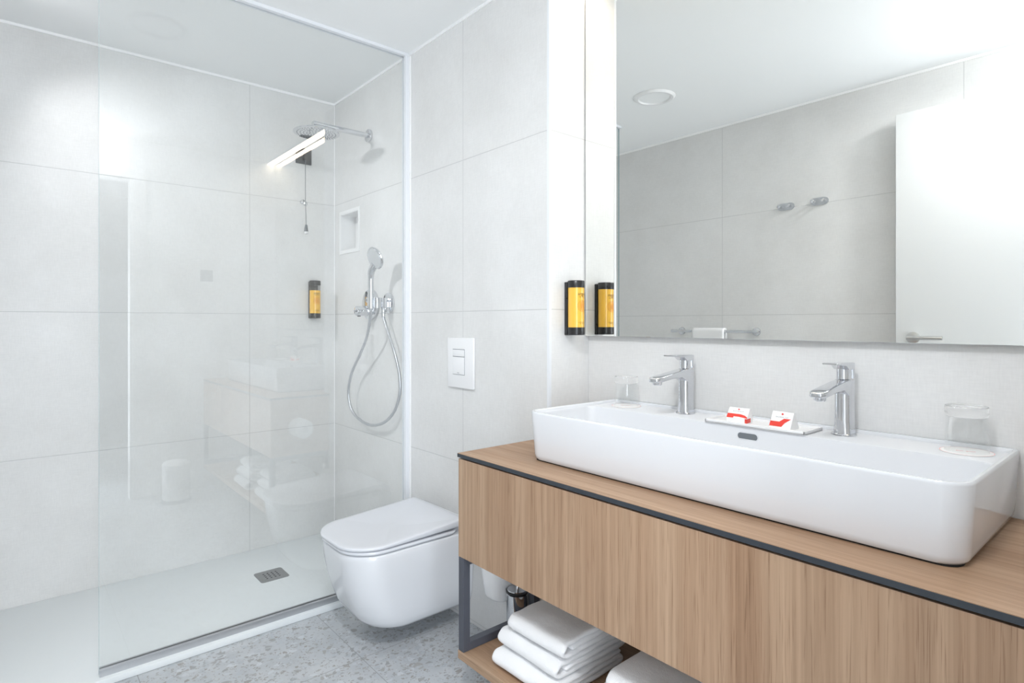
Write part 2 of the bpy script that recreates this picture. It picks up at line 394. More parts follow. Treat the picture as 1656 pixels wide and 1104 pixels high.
# white sealant line between walls and ceiling
def bead(n, x0, x1, y0, y1, z0=CEIL-0.011, z1=CEIL): struct(MB().box(x0, x1, y0, y1, z0, z1).build('trim_%d' % n, M_bead, smooth=0))
bead(2, XL, XL+0.006, YO, YB); bead(3, XL+0.006, XR, YB-0.006, YB); bead(4, XL+0.006, XD, YO, YO+0.006)
bead(5, XR+0.001, XR+0.006, YB, 1.47)
# metal corner profile on the outer tile corner
b = MB(); b.box(XR-0.009, XR+0.0016, YB-0.0016, YB+0.009, 0, ZT-0.011); struct(b.build('trim_6', M_profile, smooth=0))
b = MB(); b.box(XG+0.0203, XG+0.031, YB-0.0025, YB, 0.02, ZT-0.012); struct(b.build('trim_8', M_bead, smooth=0))
# silicone in inner corner
b = MB(); b.box(XL, XL+0.003, YB-0.003, YB, 0.02, ZT-0.011); struct(b.build('trim_7', M_bead, smooth=0))

# door leaf, opened against the wall behind the camera
dr = bpy.data.objects.new('door_1', None); COL.objects.link(dr); dr.location = (-0.95, -0.185, 0.008); struct(dr)
MB().box(-0.945, -0.135, -0.205, -0.165, 0.008, 2.168, 0.0015).build('door_leaf', M_door, dr, 0)
hz = -0.072+H
b = MB(); b.cyl((-0.872, -0.165, hz), (-0.872, -0.158, hz), 0.027, bev=0.001, n=40); b.cyl((-0.872, -0.160, hz), (-0.872, -0.115, hz), 0.009)
b.tube([(-0.872, -0.112, hz), (-0.86, -0.108, hz), (-0.85, -0.107, hz), (-0.745, -0.107, hz)], 0.0095, 16)
b.cyl((-0.884, -0.108, hz), (-0.86, -0.108, hz), 0.0095)
b.build('door_handle', M_steel, dr)
MB().box(-0.9465, -0.9445, -0.198, -0.172, hz-0.11, hz+0.03).build('lock_plate', M_steel, dr, 0)

# ------------------------------------------------------------------ shower
tray = thing('shower_tray', 'flat white shower tray along the left wall', 'shower tray', (-2.71, 0.56, 0))
b = MB(); b.box(XL+0.001, XG+0.038, YO+0.001, YB-0.001, 0.0005, TRAY, 0.002); b.build('tray_slab', M_traym, tray)
dc = (-2.735, 0.905); b = MB()
b.loft([rr(dc[0]-0.062, dc[0]+0.062, dc[1]-0.062, dc[1]+0.062, 0.014, TRAY+z) for z in (-0.002, 0.0012)]); dcov = b.build('drain_cover', M_drain, tray)
b = MB()
for i in range(4):
    for j in range(4):
        b.cyl((dc[0]-0.027+i*0.018, dc[1]-0.027+j*0.018, TRAY), (dc[0]-0.027+i*0.018, dc[1]-0.027+j*0.018, TRAY+0.0016), 0.0042, n=12)
b.build('drain_holes', M_gap, dcov)

sc = thing('shower_screen', 'tall clear glass panel standing on the shower tray edge', 'shower screen', (XG, 0.79, TRAY))
GY0 = 0.222
b = MB(); b.box(XG-0.004, XG+0.004, GY0, YB-0.012, TRAY+0.004, CEIL-0.004); pane = b.build('glass_pane', M_pane, sc, 0)
b = MB(); b.box(XG-0.0041, XG+0.0041, GY0-0.0006, GY0, TRAY+0.004, CEIL-0.004); b.build('glass_edge', M_gedge, pane, 0)
b = MB(); b.box(XG+0.0042, XG+0.018, GY0, YB-0.001, TRAY, TRAY+0.022); b.box(XG-0.012, XG-0.0042, GY0, YB-0.001, TRAY, TRAY+0.022)
b.build('floor_rail', M_rail, sc, 0)
b = MB(); b.box(XG+0.0042, XG+0.022, GY0, YB-0.001, CEIL-0.014, CEIL-0.0005); b.box(XG-0.012, XG-0.0042, GY0, YB-0.001, CEIL-0.014, CEIL-0.0005)
b.build('ceiling_rail', M_profile, sc, 0)
b = MB(); b.box(XG+0.0042, XG+0.02, YB-0.022, YB-0.0005, TRAY, CEIL-0.0005); b.box(XG-0.010, XG-0.0042, YB-0.022, YB-0.0005, TRAY, CEIL-0.0005)
b.box(XG-0.0095, XG+0.0195, YB-0.006, YB-0.0005, TRAY, CEIL-0.0005)
b.build('wall_profile', M_profile, sc, 0)

# rain shower
sx, sz = -2.688, 0.930+H
rs = thing('rain_shower', 'round chrome overhead shower on a wall arm', 'shower head', (sx, YB, sz))
MB().cyl((sx, YB-0.0005, sz), (sx, YB-0.012, sz), 0.032, bev=0.0015, n=48).build('wall_flange', M_chrome, rs)
b = MB(); b.loft([[Vector((p.x, yy, p.y)) for p in rr(sx-0.017, sx+0.017, sz-0.010, sz+0.010, 0.008, 0, 5)] for yy in (YB-0.010, YB-0.29)])
b.cyl((sx, 1.095, sz-0.028), (sx, 1.095, sz-0.006), 0.012); b.build('shower_arm', M_chrome, rs)
hd = MB().lathe([(0.018, 0.014), (0.022, 0.008), (0.1, 0.005), (0.104, 0.002), (0.104, -0.002), (0.1, -0.004)], (sx, 1.095, sz-0.042), n=72).build('shower_head', M_chrome, rs)
b = MB()
for ring in range(1, 7):
    for k in range(ring*6):
        a = 2*PI*k/(ring*6)+ring*0.3; r = ring*0.0145
        b.cyl((sx+r*math.cos(a), 1.095+r*math.sin(a), sz-0.0475), (sx+r*math.cos(a), 1.095+r*math.sin(a), sz-0.045), 0.0019, n=8)
nz = b.build('nozzles', M_grey, hd); nz['kind'] = 'stuff'

# thermostat valve
vx, vz = -2.664, 0.088+H
va = thing('shower_valve', 'round chrome thermostat plate with knob and small buttons', 'shower valve', (vx, YB, vz))
MB().cyl((vx, YB-0.0005, vz), (vx, YB-0.016, vz), 0.076, bev=0.002, n=64).build('valve_plate', M_chrome, va)
kb = MB().cyl((vx, YB-0.015, vz-0.032), (vx, YB-0.085, vz-0.032), 0.026, 0.0235, bev=0.002, n=40).build('temperature_knob', M_chrome, va)
MB().box(vx-0.004, vx+0.004, YB-0.078, YB-0.062, vz-0.060, vz-0.054, 0.001).build('safety_stop', M_black, kb)
MB().cyl((vx, YB-0.086, vz-0.032), (vx, YB-0.096, vz-0.032), 0.007, 0.005).build('knob_tip', M_chrome, kb)
for dx in (-0.019, 0.019):
    bt = MB().cyl((vx+dx, YB-0.0155, vz+0.022), (vx+dx, YB-0.020, vz+0.022), 0.0125, bev=0.001, n=32).build('button', M_alu, va)
    b = MB(); b.lathe([(0.0062, 0), (0.0062, -0.0006), (0.0075, -0.0006), (0.0075, 0)], (vx+dx, YB-0.020, vz+0.022), 'y', 24, caps=False)
    b.cyl((vx+dx, YB-0.0198, vz+0.022), (vx+dx, YB-0.0206, vz+0.022), 0.003, n=12); b.build('button_symbol', M_grey, bt)

# hand shower holder with hose outlet
hx, hzz = -2.488, 0.090+H
ho = thing('shower_holder', 'round chrome wall holder with a block and hose outlet', 'shower holder', (hx, YB, hzz))
MB().cyl((hx, YB-0.0005, hzz), (hx, YB-0.010, hzz), 0.050, bev=0.002, n=56).build('wall_plate', M_chrome, ho)
b = MB(); b.box(hx-0.020, hx+0.020, 1.320, YB-0.009, hzz-0.024, hzz+0.024, 0.002)
b.loft([[Vector((p.x, p.y, z)) for p in rr(hx-0.024, hx+0.020, 1.286, 1.322, 0.012, 0, 5)] for z in (hzz-0.024, hzz+0.024)])
b.build('block', M_chrome, ho)
MB().cyl((hx+0.002, 1.334, hzz-0.023), (hx+0.002, 1.334, hzz-0.045), 0.009, bev=0.001).build('hose_outlet', M_chrome, ho)

# handset and hose
def cr_spline(P, n=10):
    P = [Vector(p) for p in P]; out = []
    for i in range(len(P)-1):
        p0 = P[max(i-1, 0)]; p1 = P[i]; p2 = P[i+1]; p3 = P[min(i+2, len(P)-1)]
        for k in range(n):
            t = k/n; out.append(0.5*((2*p1)+(p2-p0)*t+(2*p0-5*p1+4*p2-p3)*t*t+(3*p1-p0-3*p2+p3)*t**3))
    out.append(P[-1]); return out
hs = thing('hand_shower', 'slim chrome hand shower resting in its wall holder', 'hand shower', (hx-0.014, 1.285, hzz-0.03))
hy = 1.278
spine = cr_spline([(hx-0.012, hy, hzz-0.026), (hx-0.012, hy, hzz+0.05), (hx-0.009, hy-0.002, hzz+0.115), (hx+0.004, hy-0.004, hzz+0.150), (hx+0.028, hy+0.002, hzz+0.178)], 8)
MB().tube(spine, lambda t: 0.0128+0.007*max(0, t-0.45)/0.55, 20).build('handle', M_chrome, hs)
nrm = Vector((0.12, -0.90, -0.36)).normalized(); hc = Vector((hx+0.052, hy-0.010, hzz+0.203))
q = nrm.to_track_quat('Z', 'Y').to_matrix().to_4x4(); q.translation = hc
hd = MB().lathe([(0.012, -0.020), (0.036, -0.014), (0.050, -0.004), (0.0525, 0.003), (0.050, 0.007), (0.046, 0.008)], (0, 0, 0), 'z', 56, q).build('spray_head', M_chrome, hs)
b = MB(); b.lathe([(0.044, 0.0075), (0.044, 0.0088), (0.02, 0.0092)], (0, 0, 0), 'z', 48, q); fp = b.build('spray_face', M_alu, hd)
pth = [(hx-0.012, hy, hzz-0.026), (-2.507, 1.280, hzz-0.05), (-2.56, 1.29, -0.06+H), (-2.665, 1.305, -0.155+H), (-2.775, 1.315, -0.25+H), (-2.826, 1.32, -0.34+H), (-2.815, 1.322, -0.42+H), (-2.74, 1.324, -0.475+H),
       (-2.60, 1.326, -0.496+H), (-2.47, 1.328, -0.468+H), (-2.395, 1.34, -0.41+H), (-2.355, 1.346, -0.325+H), (-2.358, 1.346, -0.235+H), (-2.392, 1.338, -0.13+H), (-2.45, 1.334, -0.03+H), (hx+0.002, 1.334, hzz-0.06), (hx+0.002, 1.334, hzz-0.035)]
hp = cr_spline(pth, 12)
MB().tube(hp, lambda t: 0.0068+0.0004*math.sin(t*900), 12).build('hose', M_hose, hs)
b = MB(); b.cyl((hx+0.002, 1.334, hzz-0.068), (hx+0.002, 1.334, hzz-0.043), 0.0082, 0.0102, n=12, bev=0.001); b.build('hose_nut', M_chrome, hs)

# niche
ni = thing('wall_niche', 'small white recessed shelf box in the shower wall', 'niche', ((NX0+NX1)/2, YB, NZ0))
b = MB(); f = 0.017
b.box(NX0-f, NX1+f, YB-0.003, YB-0.0003, NZ1, NZ1+f); b.box(NX0-f, NX1+f, YB-0.003, YB-0.0003, NZ0-f, NZ0)
b.box(NX0-f, NX0, YB-0.003, YB-0.0003, NZ0, NZ1); b.box(NX1, NX1+f, YB-0.003, YB-0.0003, NZ0, NZ1); b.build('niche_frame', M_white, ni, 0)
b = MB(); t_ = 0.003
b.box(NX0+.0003, NX1-.0003, YB-0.002, YB+0.084, NZ0+.0003, NZ0+t_); b.box(NX0+.0003, NX1-.0003, YB-0.002, YB+0.084, NZ1-t_, NZ1-.0003)
b.box(NX0+.0003, NX0+t_, YB-0.002, YB+0.084, NZ0+t_, NZ1-t_); b.box(NX1-t_, NX1-.0003, YB-0.002, YB+0.084, NZ0+t_, NZ1-t_); b.box(NX0+t_, NX1-t_, YB+0.080, YB+0.084, NZ0+t_, NZ1-t_)
b.build('niche_box', M_white, ni, 0)

# emergency pull cord
py, pz = 1.192, 0.885+H
pc = thing('emergency_pull_cord', 'dark square plate with a pull cord and toggle on the shower wall', 'pull cord', (XL, py, pz))
MB().box(XL+0.0005, XL+0.009, py-0.042, py+0.042, pz-0.042, pz+0.042, 0.002).build('switch_plate', M_edge, pc)
MB().box(XL+0.009, XL+0.035, py-0.006, py+0.003, pz-0.025, pz+0.012, 0.002).build('cord_outlet', M_black, pc)
MB().tube([(XL+0.03, py, pz+0.01), (XL+0.03, py, pz-0.12), (XL+0.0295, py, 0.637+H), (XL+0.028, py+0.004, 0.57+H), (XL+0.03, py+0.004, 0.515+H)], 0.0015, 8).build('cord', M_grey, pc)
b = MB(); b.cyl((XL+0.0005, py-0.008, 0.640+H), (XL+0.022, py-0.008, 0.640+H), 0.011, n=24, bev=0.001); b.lathe([(0.004, 0.012), (0.010, 0.006), (0.011, -0.004), (0.006, -0.012)], (XL+0.03, py, 0.628+H)); b.build('cord_guide', M_chrome, pc)
tg = MB().lathe([(0.0055, 0.02), (0.0075, 0.01), (0.0105, -0.016)], (XL+0.03, py+0.004, 0.497+H)).build('toggle', M_grey, pc)
MB().lathe([(0.0105, 0), (0.0105, -0.008), (0.007, -0.012)], (XL+0.03, py+0.004, 0.4805+H)).build('toggle_cap', M_plast, tg)

# soap dispensers (local: wall at x=0, facing +x)
def dispenser(label, loc, fill, hgt, texty):
    d = thing('soap_dispenser', label, 'dispenser', loc, None)
    ox, oy, oz = loc
    b = MB(); b.box(ox+0.0004, ox+0.014, oy-0.024, oy+0.024, oz-0.001, oz+hgt-0.004, 0.002); b.build('wall_bracket', M_black, d)
    def ring(z, r=0.028, sx_=1.0):
        pts = []
        for i in range(40):
            a = 2*PI*i/40; x = math.cos(a)*r*1.0+0.033; x = max(x, 0.0145); pts.append(Vector((ox+x, oy+math.sin(a)*r, oz+z)))
        return pts
    MB().loft([ring(0.0, 0.0275), ring(0.002, 0.029), ring(0.026, 0.029)]).build('base_cap', M_black, d)
    MB().loft([ring(hgt-0.024, 0.029), ring(hgt-0.003, 0.029), ring(hgt, 0.0275)]).build('top_cap', M_black, d)
    bt = MB().loft([ring(0.026, 0.0278), ring(0.026+fill, 0.0278)]).build('bottle', M_amber, d)
    if fill < hgt-0.052: MB().loft([ring(0.0262+fill, 0.0278), ring(hgt-0.024, 0.0278)]).build('clear_bottle_top', M_clear, d)
    # lettering wrapped round the front of the bottle
    def wrap(bm, y0, z0, name, mat, par):
        R = 0.0283
        bmesh.ops.subdivide_edges(bm, edges=[e for e in bm.edges if e.calc_length() > 0.004], cuts=2)
        for v in bm.verts:
            a = (v.co.x+y0)/R; zz = v.co.y+z0
            v.co = Vector((ox+0.033+R*math.cos(a), oy+R*math.sin(a), oz+zz))
        m = MB(); m.merge(bm); return m.build(name, mat, par, 0)
    wrap(text_mesh('argan', 0.0155), 0.0, texty, 'lettering', M_ink, bt)
    wrap(text_mesh('SOURCE', 0.0062, 1.2), 0.0, texty-0.0075, 'lettering', M_ink, bt)
    wrap(text_mesh('purifying shampoo', 0.0042), 0.0, 0.042, 'lettering', M_ink, bt)
    wrap(text_mesh('gel corporel', 0.0042), 0.0, 0.0375, 'lettering', M_ink, bt)
    t = bmesh.new(); zc = texty-0.036
    for R0, R1 in ((0.0175, 0.0188), (0.0125, 0.0135), (0.007, 0.0082), (0.002, 0.0035)):
        n = 48; A = [t.verts.new((R0*math.cos(2*PI*i/n), R0*math.sin(2*PI*i/n), 0)) for i in range(n)]; B = [t.verts.new((R1*math.cos(2*PI*i/n), R1*math.sin(2*PI*i/n), 0)) for i in range(n)]
        for i in range(n): t.faces.new((A[i], A[(i+1) % n], B[(i+1) % n], B[i]))
    for k in range(24):
        a = 2*PI*k/24; c, s_ = math.cos(a), math.sin(a); w_ = 0.0003
        t.faces.new([t.verts.new(p) for p in ((0.004*c-w_*s_, 0.004*s_+w_*c, 0), (0.004*c+w_*s_, 0.004*s_-w_*c, 0), (0.018*c+w_*s_, 0.018*s_-w_*c, 0), (0.018*c-w_*s_, 0.018*s_+w_*c, 0))])
    wrap(t, 0.0, zc, 'emblem', M_orange, bt)
    return d
dispenser('black and yellow soap dispenser beside the big mirror', (XR+0.0006, 1.463, -0.043+H), 0.134, 0.184, 0.134)
dispenser('half amber soap dispenser on the shower wall behind the glass', (XL, 1.243, 0.022+H), 0.122, 0.200, 0.128)

# ------------------------------------------------------------------ toilet
tx = -2.0
to = thing('toilet', 'white wall-hung toilet with its lid closed', 'toilet', (tx, YB, 0.085))
def tring(hw, yf, r, z, yb=YB-0.0006):
    return rr(tx-hw, tx+hw, yf, yb, (0.004, 0.004, r, r), z, 12)
b = MB()
prof = [(0.100, 1.055, 0.08, -1.097), (0.132, 1.018, 0.095, -1.096), (0.148, 0.990, 0.105, -1.090), (0.158, 0.966, 0.112, -1.078), (0.165, 0.942, 0.118, -1.055), (0.1695, 0.922, 0.12, -1.020),
        (0.173, 0.902, 0.12, -0.970), (0.1765, 0.886, 0.12, -0.915), (0.1795, 0.876, 0.12, -0.86), (0.181, 0.8705, 0.125, -0.822), (0.1805, 0.870, 0.125, -0.808), (0.178, 0.8725, 0.123, -0.8025), (0.172, 0.878, 0.12, -0.8005)]
b.loft([tring(h_, y_, r_, z_+H) for h_, y_, r_, z_ in prof]); b.build('bowl', M_ceramic, to, 50)
b = MB(); b.loft([rr(tx-0.12, tx+0.12, YB-0.030, YB-0.0006, 0.004, z+H) for z in (-0.8005, -0.775)]); b.box(tx-0.172, tx+0.172, YB-0.014, YB-0.0006, -0.801+H, -0.768+H, 0.003); b.build('rear_ledge', M_ceramic, to)
b = MB(); yb_ = YB-0.065
def sring(o, z): return rr(tx-0.183+o, tx+0.183-o, 0.866+o, yb_-o, (0.05, 0.05, 0.125-o, 0.125-o), z+H, 12)
b.loft([sring(0.010, -0.7985), sring(0.003, -0.7965), sring(0.0, -0.793), sring(0.0, -0.789), sring(0.003, -0.7855), sring(0.008, -0.784)]); b.build('seat', M_seat, to, 60)
# lid: slightly dished, rising towards the hinge
nx, ny = 14, 22
def lid_ring(o, z): return rr(tx-0.185+o, tx+0.185-o, 0.8625+o, YB-0.045-o*0.5, (0.012, 0.012, 0.128-o, 0.128-o), z+H, 12)
b = MB(); t = bmesh.new()
rings = [lid_ring(0.006, -0.7815), lid_ring(0.0015, -0.7795), lid_ring(0.0, -0.776), lid_ring(0.0, -0.772), lid_ring(0.002, -0.7695), lid_ring(0.006, -0.7685)]
for k in range(1, 12): rings.append([Vector((tx+(p.x-tx)*(1-k/12), 1.10+(p.y-1.10)*(1-k/12), p.z)) for p in rings[5]])
for rg in rings:
    for p in rg:
        u = max(0.0, (p.y-1.13)/(YB-0.045-1.13)); lift = (0.022*u*u*(3-2*u) if u < 1 else 0.022)*(0.35 if p.z < -0.774+H else 1.0)
        side = ((p.x-tx)/0.185)**2; p.z += lift - 0.004*(1-side)*(1-u)
b.loft(rings); b.build('lid', M_seat, to, 50)
MB().cyl((tx-0.13, YB-0.055, -0.782+H), (tx+0.13, YB-0.055, -0.782+H), 0.011).build('hinge', M_chrome, to)
MB().cyl((tx-0.1735, 1.02, -0.93+H), (tx-0.1795, 1.02, -0.93+H), 0.008).build('bolt_cover', M_chrome, to)

# flush plate
fp = thing('flush_plate', 'white flush plate with two buttons on the wall over the toilet', 'flush plate', (-1.901, YB, -0.26+H))
MB().box(-1.987, -1.815, YB-0.011, YB-0.0005, -0.260+H, -0.061+H, 0.002).build('cover', M_plast, fp)
MB().box(-1.949, -1.869, YB-0.0118, YB-0.0105, -0.2085+H, -0.1065+H).build('button_gap', M_grey, fp, 0)
MB().box(-1.948, -1.870, YB-0.014, YB-0.011, -0.1355+H, -0.1085+H, 0.001).build('button', M_plast, fp)
MB().box(-1.948, -1.870, YB-0.014, YB-0.011, -0.2070+H, -0.1375+H, 0.001).build('button', M_plast, fp)
t = text_mesh('tece', 0.008); b = MB(); b.merge(t, Matrix.Translation((-1.909, YB-0.0142, -0.2025+H)) @ Matrix.Rotation(PI/2, 4, 'X')); b.build('marking', M_grey, fp, 0)

# toilet brush and small wall bin
bx, by = -1.515, 1.322
br = thing('toilet_brush', 'chrome toilet brush holder with a black rim on the floor', 'toilet brush', (bx, by, 0.0))
MB().lathe([(0.036, 0.0005), (0.0375, 0.003), (0.0375, 0.245), (0.035, 0.247)], (bx, by, 0)).build('holder', M_chrome, br)
MB().lathe([(0.036, 0.247), (0.039, 0.249), (0.039, 0.254), (0.034, 0.256)], (bx, by, 0)).build('rim', M_black, br)
MB().lathe([(0.0345, 0.2562), (0.033, 0.258), (0.006, 0.259)], (bx, by, 0)).build('lid', M_chrome, br)
MB().lathe([(0.0055, 0.258), (0.0055, 0.36), (0.009, 0.362), (0.009, 0.39), (0.006, 0.395)], (bx, by, 0)).build('handle', M_chrome, br)
wb = thing('wall_bin', 'small white tapered bin hanging on the wall under the counter', 'bin', (-1.615, 1.30, 0.195))
def wring(s_, z): return rr(-1.615-0.062*s_, -1.615+0.062*s_, YB-0.0006-0.105*s_, YB-0.0006, (0.004, 0.004, 0.048*s_, 0.048*s_), z, 10)
b = MB(); b.loft([wring(0.70, 0.196), wring(0.78, 0.197), wring(0.83, 0.202), wring(0.85, 0.210), wring(1.0, 0.325), wring(0.99, 0.330)]); b.build('body', M_plast, wb, 50)
b = MB(); b.loft([wring(1.02, 0.331), wring(1.03, 0.335), wring(1.03, 0.355), wring(0.9, 0.372)]); b.build('lid', M_plast, wb, 50)

# ------------------------------------------------------------------ vanity
VX0, VX1, VY0 = -1.475, XD-0.004, 1.043
ZT_ = -0.400+H; ZP = ZT_-0.012
wt = thing('worktop', 'oak worktop with a dark front edge under the long basin', 'worktop', (-0.79, 1.3, ZP))
def Lplate(x0, y0, x1, z0, z1, yl=YB-0.001, xr=XR+0.002, yw=YW-0.001):
    pts = [(x0, y0), (x1, y0), (x1, yw), (xr, yw), (xr, yl), (x0, yl)]
    return [Vector((x, y, z0)) for x, y in pts], Vector((0, 0, z1-z0))
p, h_ = Lplate(VX0, VY0, VX1, ZP, ZT_-0.0012); MB().poly(p, h_).build('core_board', M_edge, wt, 0)
p, h_ = Lplate(VX0+0.0006, VY0+0.0006, VX1, ZT_-0.0012, ZT_); MB().poly(p, h_).build('oak_surface', W_h, wt, 0)
FZ0, FZ1 = -0.716+H, ZP-0.003
vn = thing('vanity_cabinet', 'oak bathroom cabinet on a dark metal frame with open shelf', 'cabinet', (-0.79, 1.3, 0.14))
fr_ = MB().box(VX0+0.002, VX1-0.002, VY0+0.003, VY0+0.021, FZ0, FZ1-0.002, 0.0006, 1).build('drawer_front', W_v, vn, 0)
b = MB(); b.box(VX0+0.003, VX0+0.021, VY0+0.0215, YB-0.003, FZ0, FZ1); b.box(XR+0.02, VX1-0.003, YW-0.03, YW-0.012, FZ0, FZ1)
b.box(VX0+0.021, VX1-0.003, VY0+0.0215, YB-0.003, FZ0, FZ0+0.016); b.build('cabinet_body', W_y, vn, 0)
s25 = 0.025; SZ1 = -1.003+H; SZ0 = SZ1-0.025
def leg(x, y): b.box(x, x+s25, y, y+s25, SZ1+0.0005, FZ0-0.0005, 0.0008, 1)
for xx in (VX0+0.003, VX1-0.028):
    b = MB(); leg(xx, VY0+0.003); leg(xx, YB-0.03)
    b.box(xx, xx+s25, VY0+0.028, YB-0.03, SZ1+0.0005, SZ1+s25, 0.0008, 1); b.box(xx, xx+s25, VY0+0.028, YB-0.03, FZ0-s25, FZ0-0.0005, 0.0008, 1)
    b.build('metal_frame', M_frame, vn, 0)
p, h_ = Lplate(VX0+0.001, VY0+0.002, VX1, SZ0, SZ1); MB().poly(p, h_).build('shelf', W_h, vn, 0)

# basin
BX0, BX1, BY0, BY1 = -1.281, -0.233, 1.147, YW-0.002
RZ, LZ, BZ = -0.258+H, -0.267+H, -0.3975+H
ba = thing('washbasin', 'long white rectangular washbasin standing on the oak worktop', 'washbasin', ((BX0+BX1)/2, 1.35, ZT_))
b = MB(); n_ = 10
R4 = lambda q, qb=None: (qb if qb is not None else q*0.5, qb if qb is not None else q*0.5, q, q)
def br_(o, r, z, ob=None): return rr(BX0+o, BX1-o, BY0+o, BY1-(ob if ob is not None else 0), (0.012, 0.012, r, r), z, n_)
rings = [br_(0.020, 0.035, BZ), br_(0.013, 0.042, BZ+0.0015), br_(0.009, 0.045, BZ+0.007), br_(0.0072, 0.046, BZ+0.016), br_(0.0, 0.048, RZ-0.006), br_(0.0005, 0.048, RZ-0.0022), br_(0.0025, 0.046, RZ)]
iw = 0.0105
def inn(o, r, z, yback, rb): return rr(BX0+o, BX1-o, BY0+o, yback, (rb, rb, r, r), z, n_)
LB = BY1-0.012
rings += [inn(iw-0.0025, 0.039, RZ, LB+0.0025, 0.012), inn(iw, 0.037, RZ-0.0025, LB, 0.010), inn(iw+0.0008, 0.036, LZ+0.001, LB-0.001, 0.010), inn(iw+0.0012, 0.036, LZ, LB-0.003, 0.010)]
LF = 1.424
rings += [inn(iw+0.0016, 0.036, LZ-0.0003, LF+0.003, 0.030), inn(iw+0.002, 0.036, LZ-0.0015, LF+0.0006, 0.030), inn(iw+0.003, 0.036, LZ-0.006, LF-0.001, 0.030),
          inn(iw+0.007, 0.036, LZ-0.065, LF-0.006, 0.034), inn(iw+0.014, 0.036, LZ-0.082, LF-0.014, 0.036), inn(iw+0.03, 0.034, LZ-0.092, LF-0.03, 0.034), inn(iw+0.06, 0.03, LZ-0.095, LF-0.06, 0.03), inn(0.40, 0.012, LZ-0.098, 1.35, 0.012)]
# last ring: keep it inside
rings[-1] = rr((BX0+BX1)/2-0.03, (BX0+BX1)/2+0.03, 1.25, 1.31, 0.02, LZ-0.098, n_)
b.loft(rings); b.build('basin_body', M_ceramic, ba, 40)
MB().lathe([(0.030, 0), (0.030, 0.002), (0.026, 0.004), (0.008, 0.005)], ((BX0+BX1)/2, 1.28, LZ-0.098), n=40).build('waste', M_chrome, ba)
b = MB()
def pill(cx, y, z, hw, hh):
    out = []
    for i in range(40):
        a = 2*PI*i/40; c = math.cos(a); s_ = math.sin(a); out.append(Vector((cx+(hw-hh)*(1 if c > 0 else -1)+hh*c, y, z+hh*s_)))
    return out
oc, ozz = -0.741, LZ-0.0225
yo = LF-0.0028
b.loft([pill(oc, yo+0.004, ozz, 0.0265, 0.0085), pill(oc, yo-0.0002, ozz, 0.0265, 0.0085)]); ov = b.build('overflow', M_grey, ba)
b = MB(); b.loft([pill(oc, yo+0.004, ozz, 0.0285, 0.0105), pill(oc, yo-0.0006, ozz, 0.0285, 0.0105), pill(oc, yo-0.0006, ozz, 0.0262, 0.0082), pill(oc, yo+0.003, ozz, 0.0262, 0.0082)], False, False); b.build('overflow_rim', M_ceramic, ba)
b = MB(); b.loft([rr(BX0+0.016, BX1-0.016, BY0+0.016, BY1-0.01, 0.03, z) for z in (ZT_+0.0003, BZ+0.0012)]); b.build('underside_gap', M_gap, ba, 0)  # black slab stands in for the shadow line under the basin

# taps
def tap(label, x, y):
    t = thing('basin_tap', label, 'tap', (x, y, LZ), 'mixer taps on the basin')
    MB().lathe([(0.0275, 0.0002), (0.0275, 0.003), (0.026, 0.0045), (0.02, 0.005)], (x, y, LZ)).build('base_ring', M_chrome, t)
    b = MB(); z0 = LZ
    def oc_(hw, yf, yb, z, r=0.015): return rr(x-hw, x+hw, yf, yb, (0.006, 0.006, r, r), z, 6)
    b.loft([oc_(0.0205, y-0.021, y+0.021, z0+0.004), oc_(0.0185, y-0.019, y+0.020, z0+0.03), oc_(0.0180, y-0.019, y+0.020, z0+0.130), oc_(0.0165, y-0.0175, y+0.0185, z0+0.1315)])
    b.build('body', M_chrome, t, 40)
    # spout: flat tapering bar towards the bowl
    b = MB(); rg = []
    for yy, hw, zt, zb in ((y+0.004, 0.0175, 0.1315, 0.085), (y-0.018, 0.0178, 0.1300, 0.098), (y-0.040, 0.018, 0.1280, 0.1085), (y-0.085, 0.0182, 0.1225, 0.1065), (y-0.130, 0.0185, 0.1165, 0.1015), (y-0.150, 0.0175, 0.1138, 0.0995), (y-0.157, 0.0135, 0.1120, 0.1000), (y-0.159, 0.0090, 0.1105, 0.1015)):
        rg.append([Vector((p.x, yy, p.y)) for p in rr(x-hw, x+hw, z0+zb, z0+zt, min(0.0045, (zt-zb)*0.4), 0, 4)])
    b.loft(rg); sp_ = b.build('spout', M_chrome, t, 40)
    MB().lathe([(0.0135, 0), (0.0125, -0.008), (0.010, -0.010)], (x, y-0.137, z0+0.1015)).build('aerator', M_chrome, sp_)
    b = MB(); b.loft([oc_(0.0155, y-0.016, y+0.0175, z0+0.1325), oc_(0.0155, y-0.016, y+0.0175, z0+0.160)])
    b.build('cartridge_housing', M_chrome, t, 40)
    b = MB(); rg = []
    for yy, hw, zt, zb in ((y+0.0195, 0.0175, 0.1715, 0.1335), (y+0.010, 0.0178, 0.1722, 0.1335), (y+0.009, 0.0178, 0.1722, 0.1545), (y-0.014, 0.0182, 0.1725, 0.1555), (y-0.030, 0.0185, 0.1727, 0.1650), (y-0.060, 0.0185, 0.1730, 0.1680), (y-0.080, 0.0180, 0.1732, 0.1692), (y-0.085, 0.0150, 0.1731, 0.1700)):
        rg.append([Vector((p.x, yy, p.y)) for p in rr(x-hw, x+hw, z0+zb, z0+zt, min(0.003, (zt-zb)*0.4), 0, 3)])
    b.loft(rg); b.build('lever', M_chrome, t, 40)
    return t
TY = 1.5095
t1 = tap('chrome basin tap left of the tray, on the yellow dispenser side', -0.979, TY)
dup(t1, (-0.547, TY, LZ), label='chrome basin tap between the white tray and the near right glass')

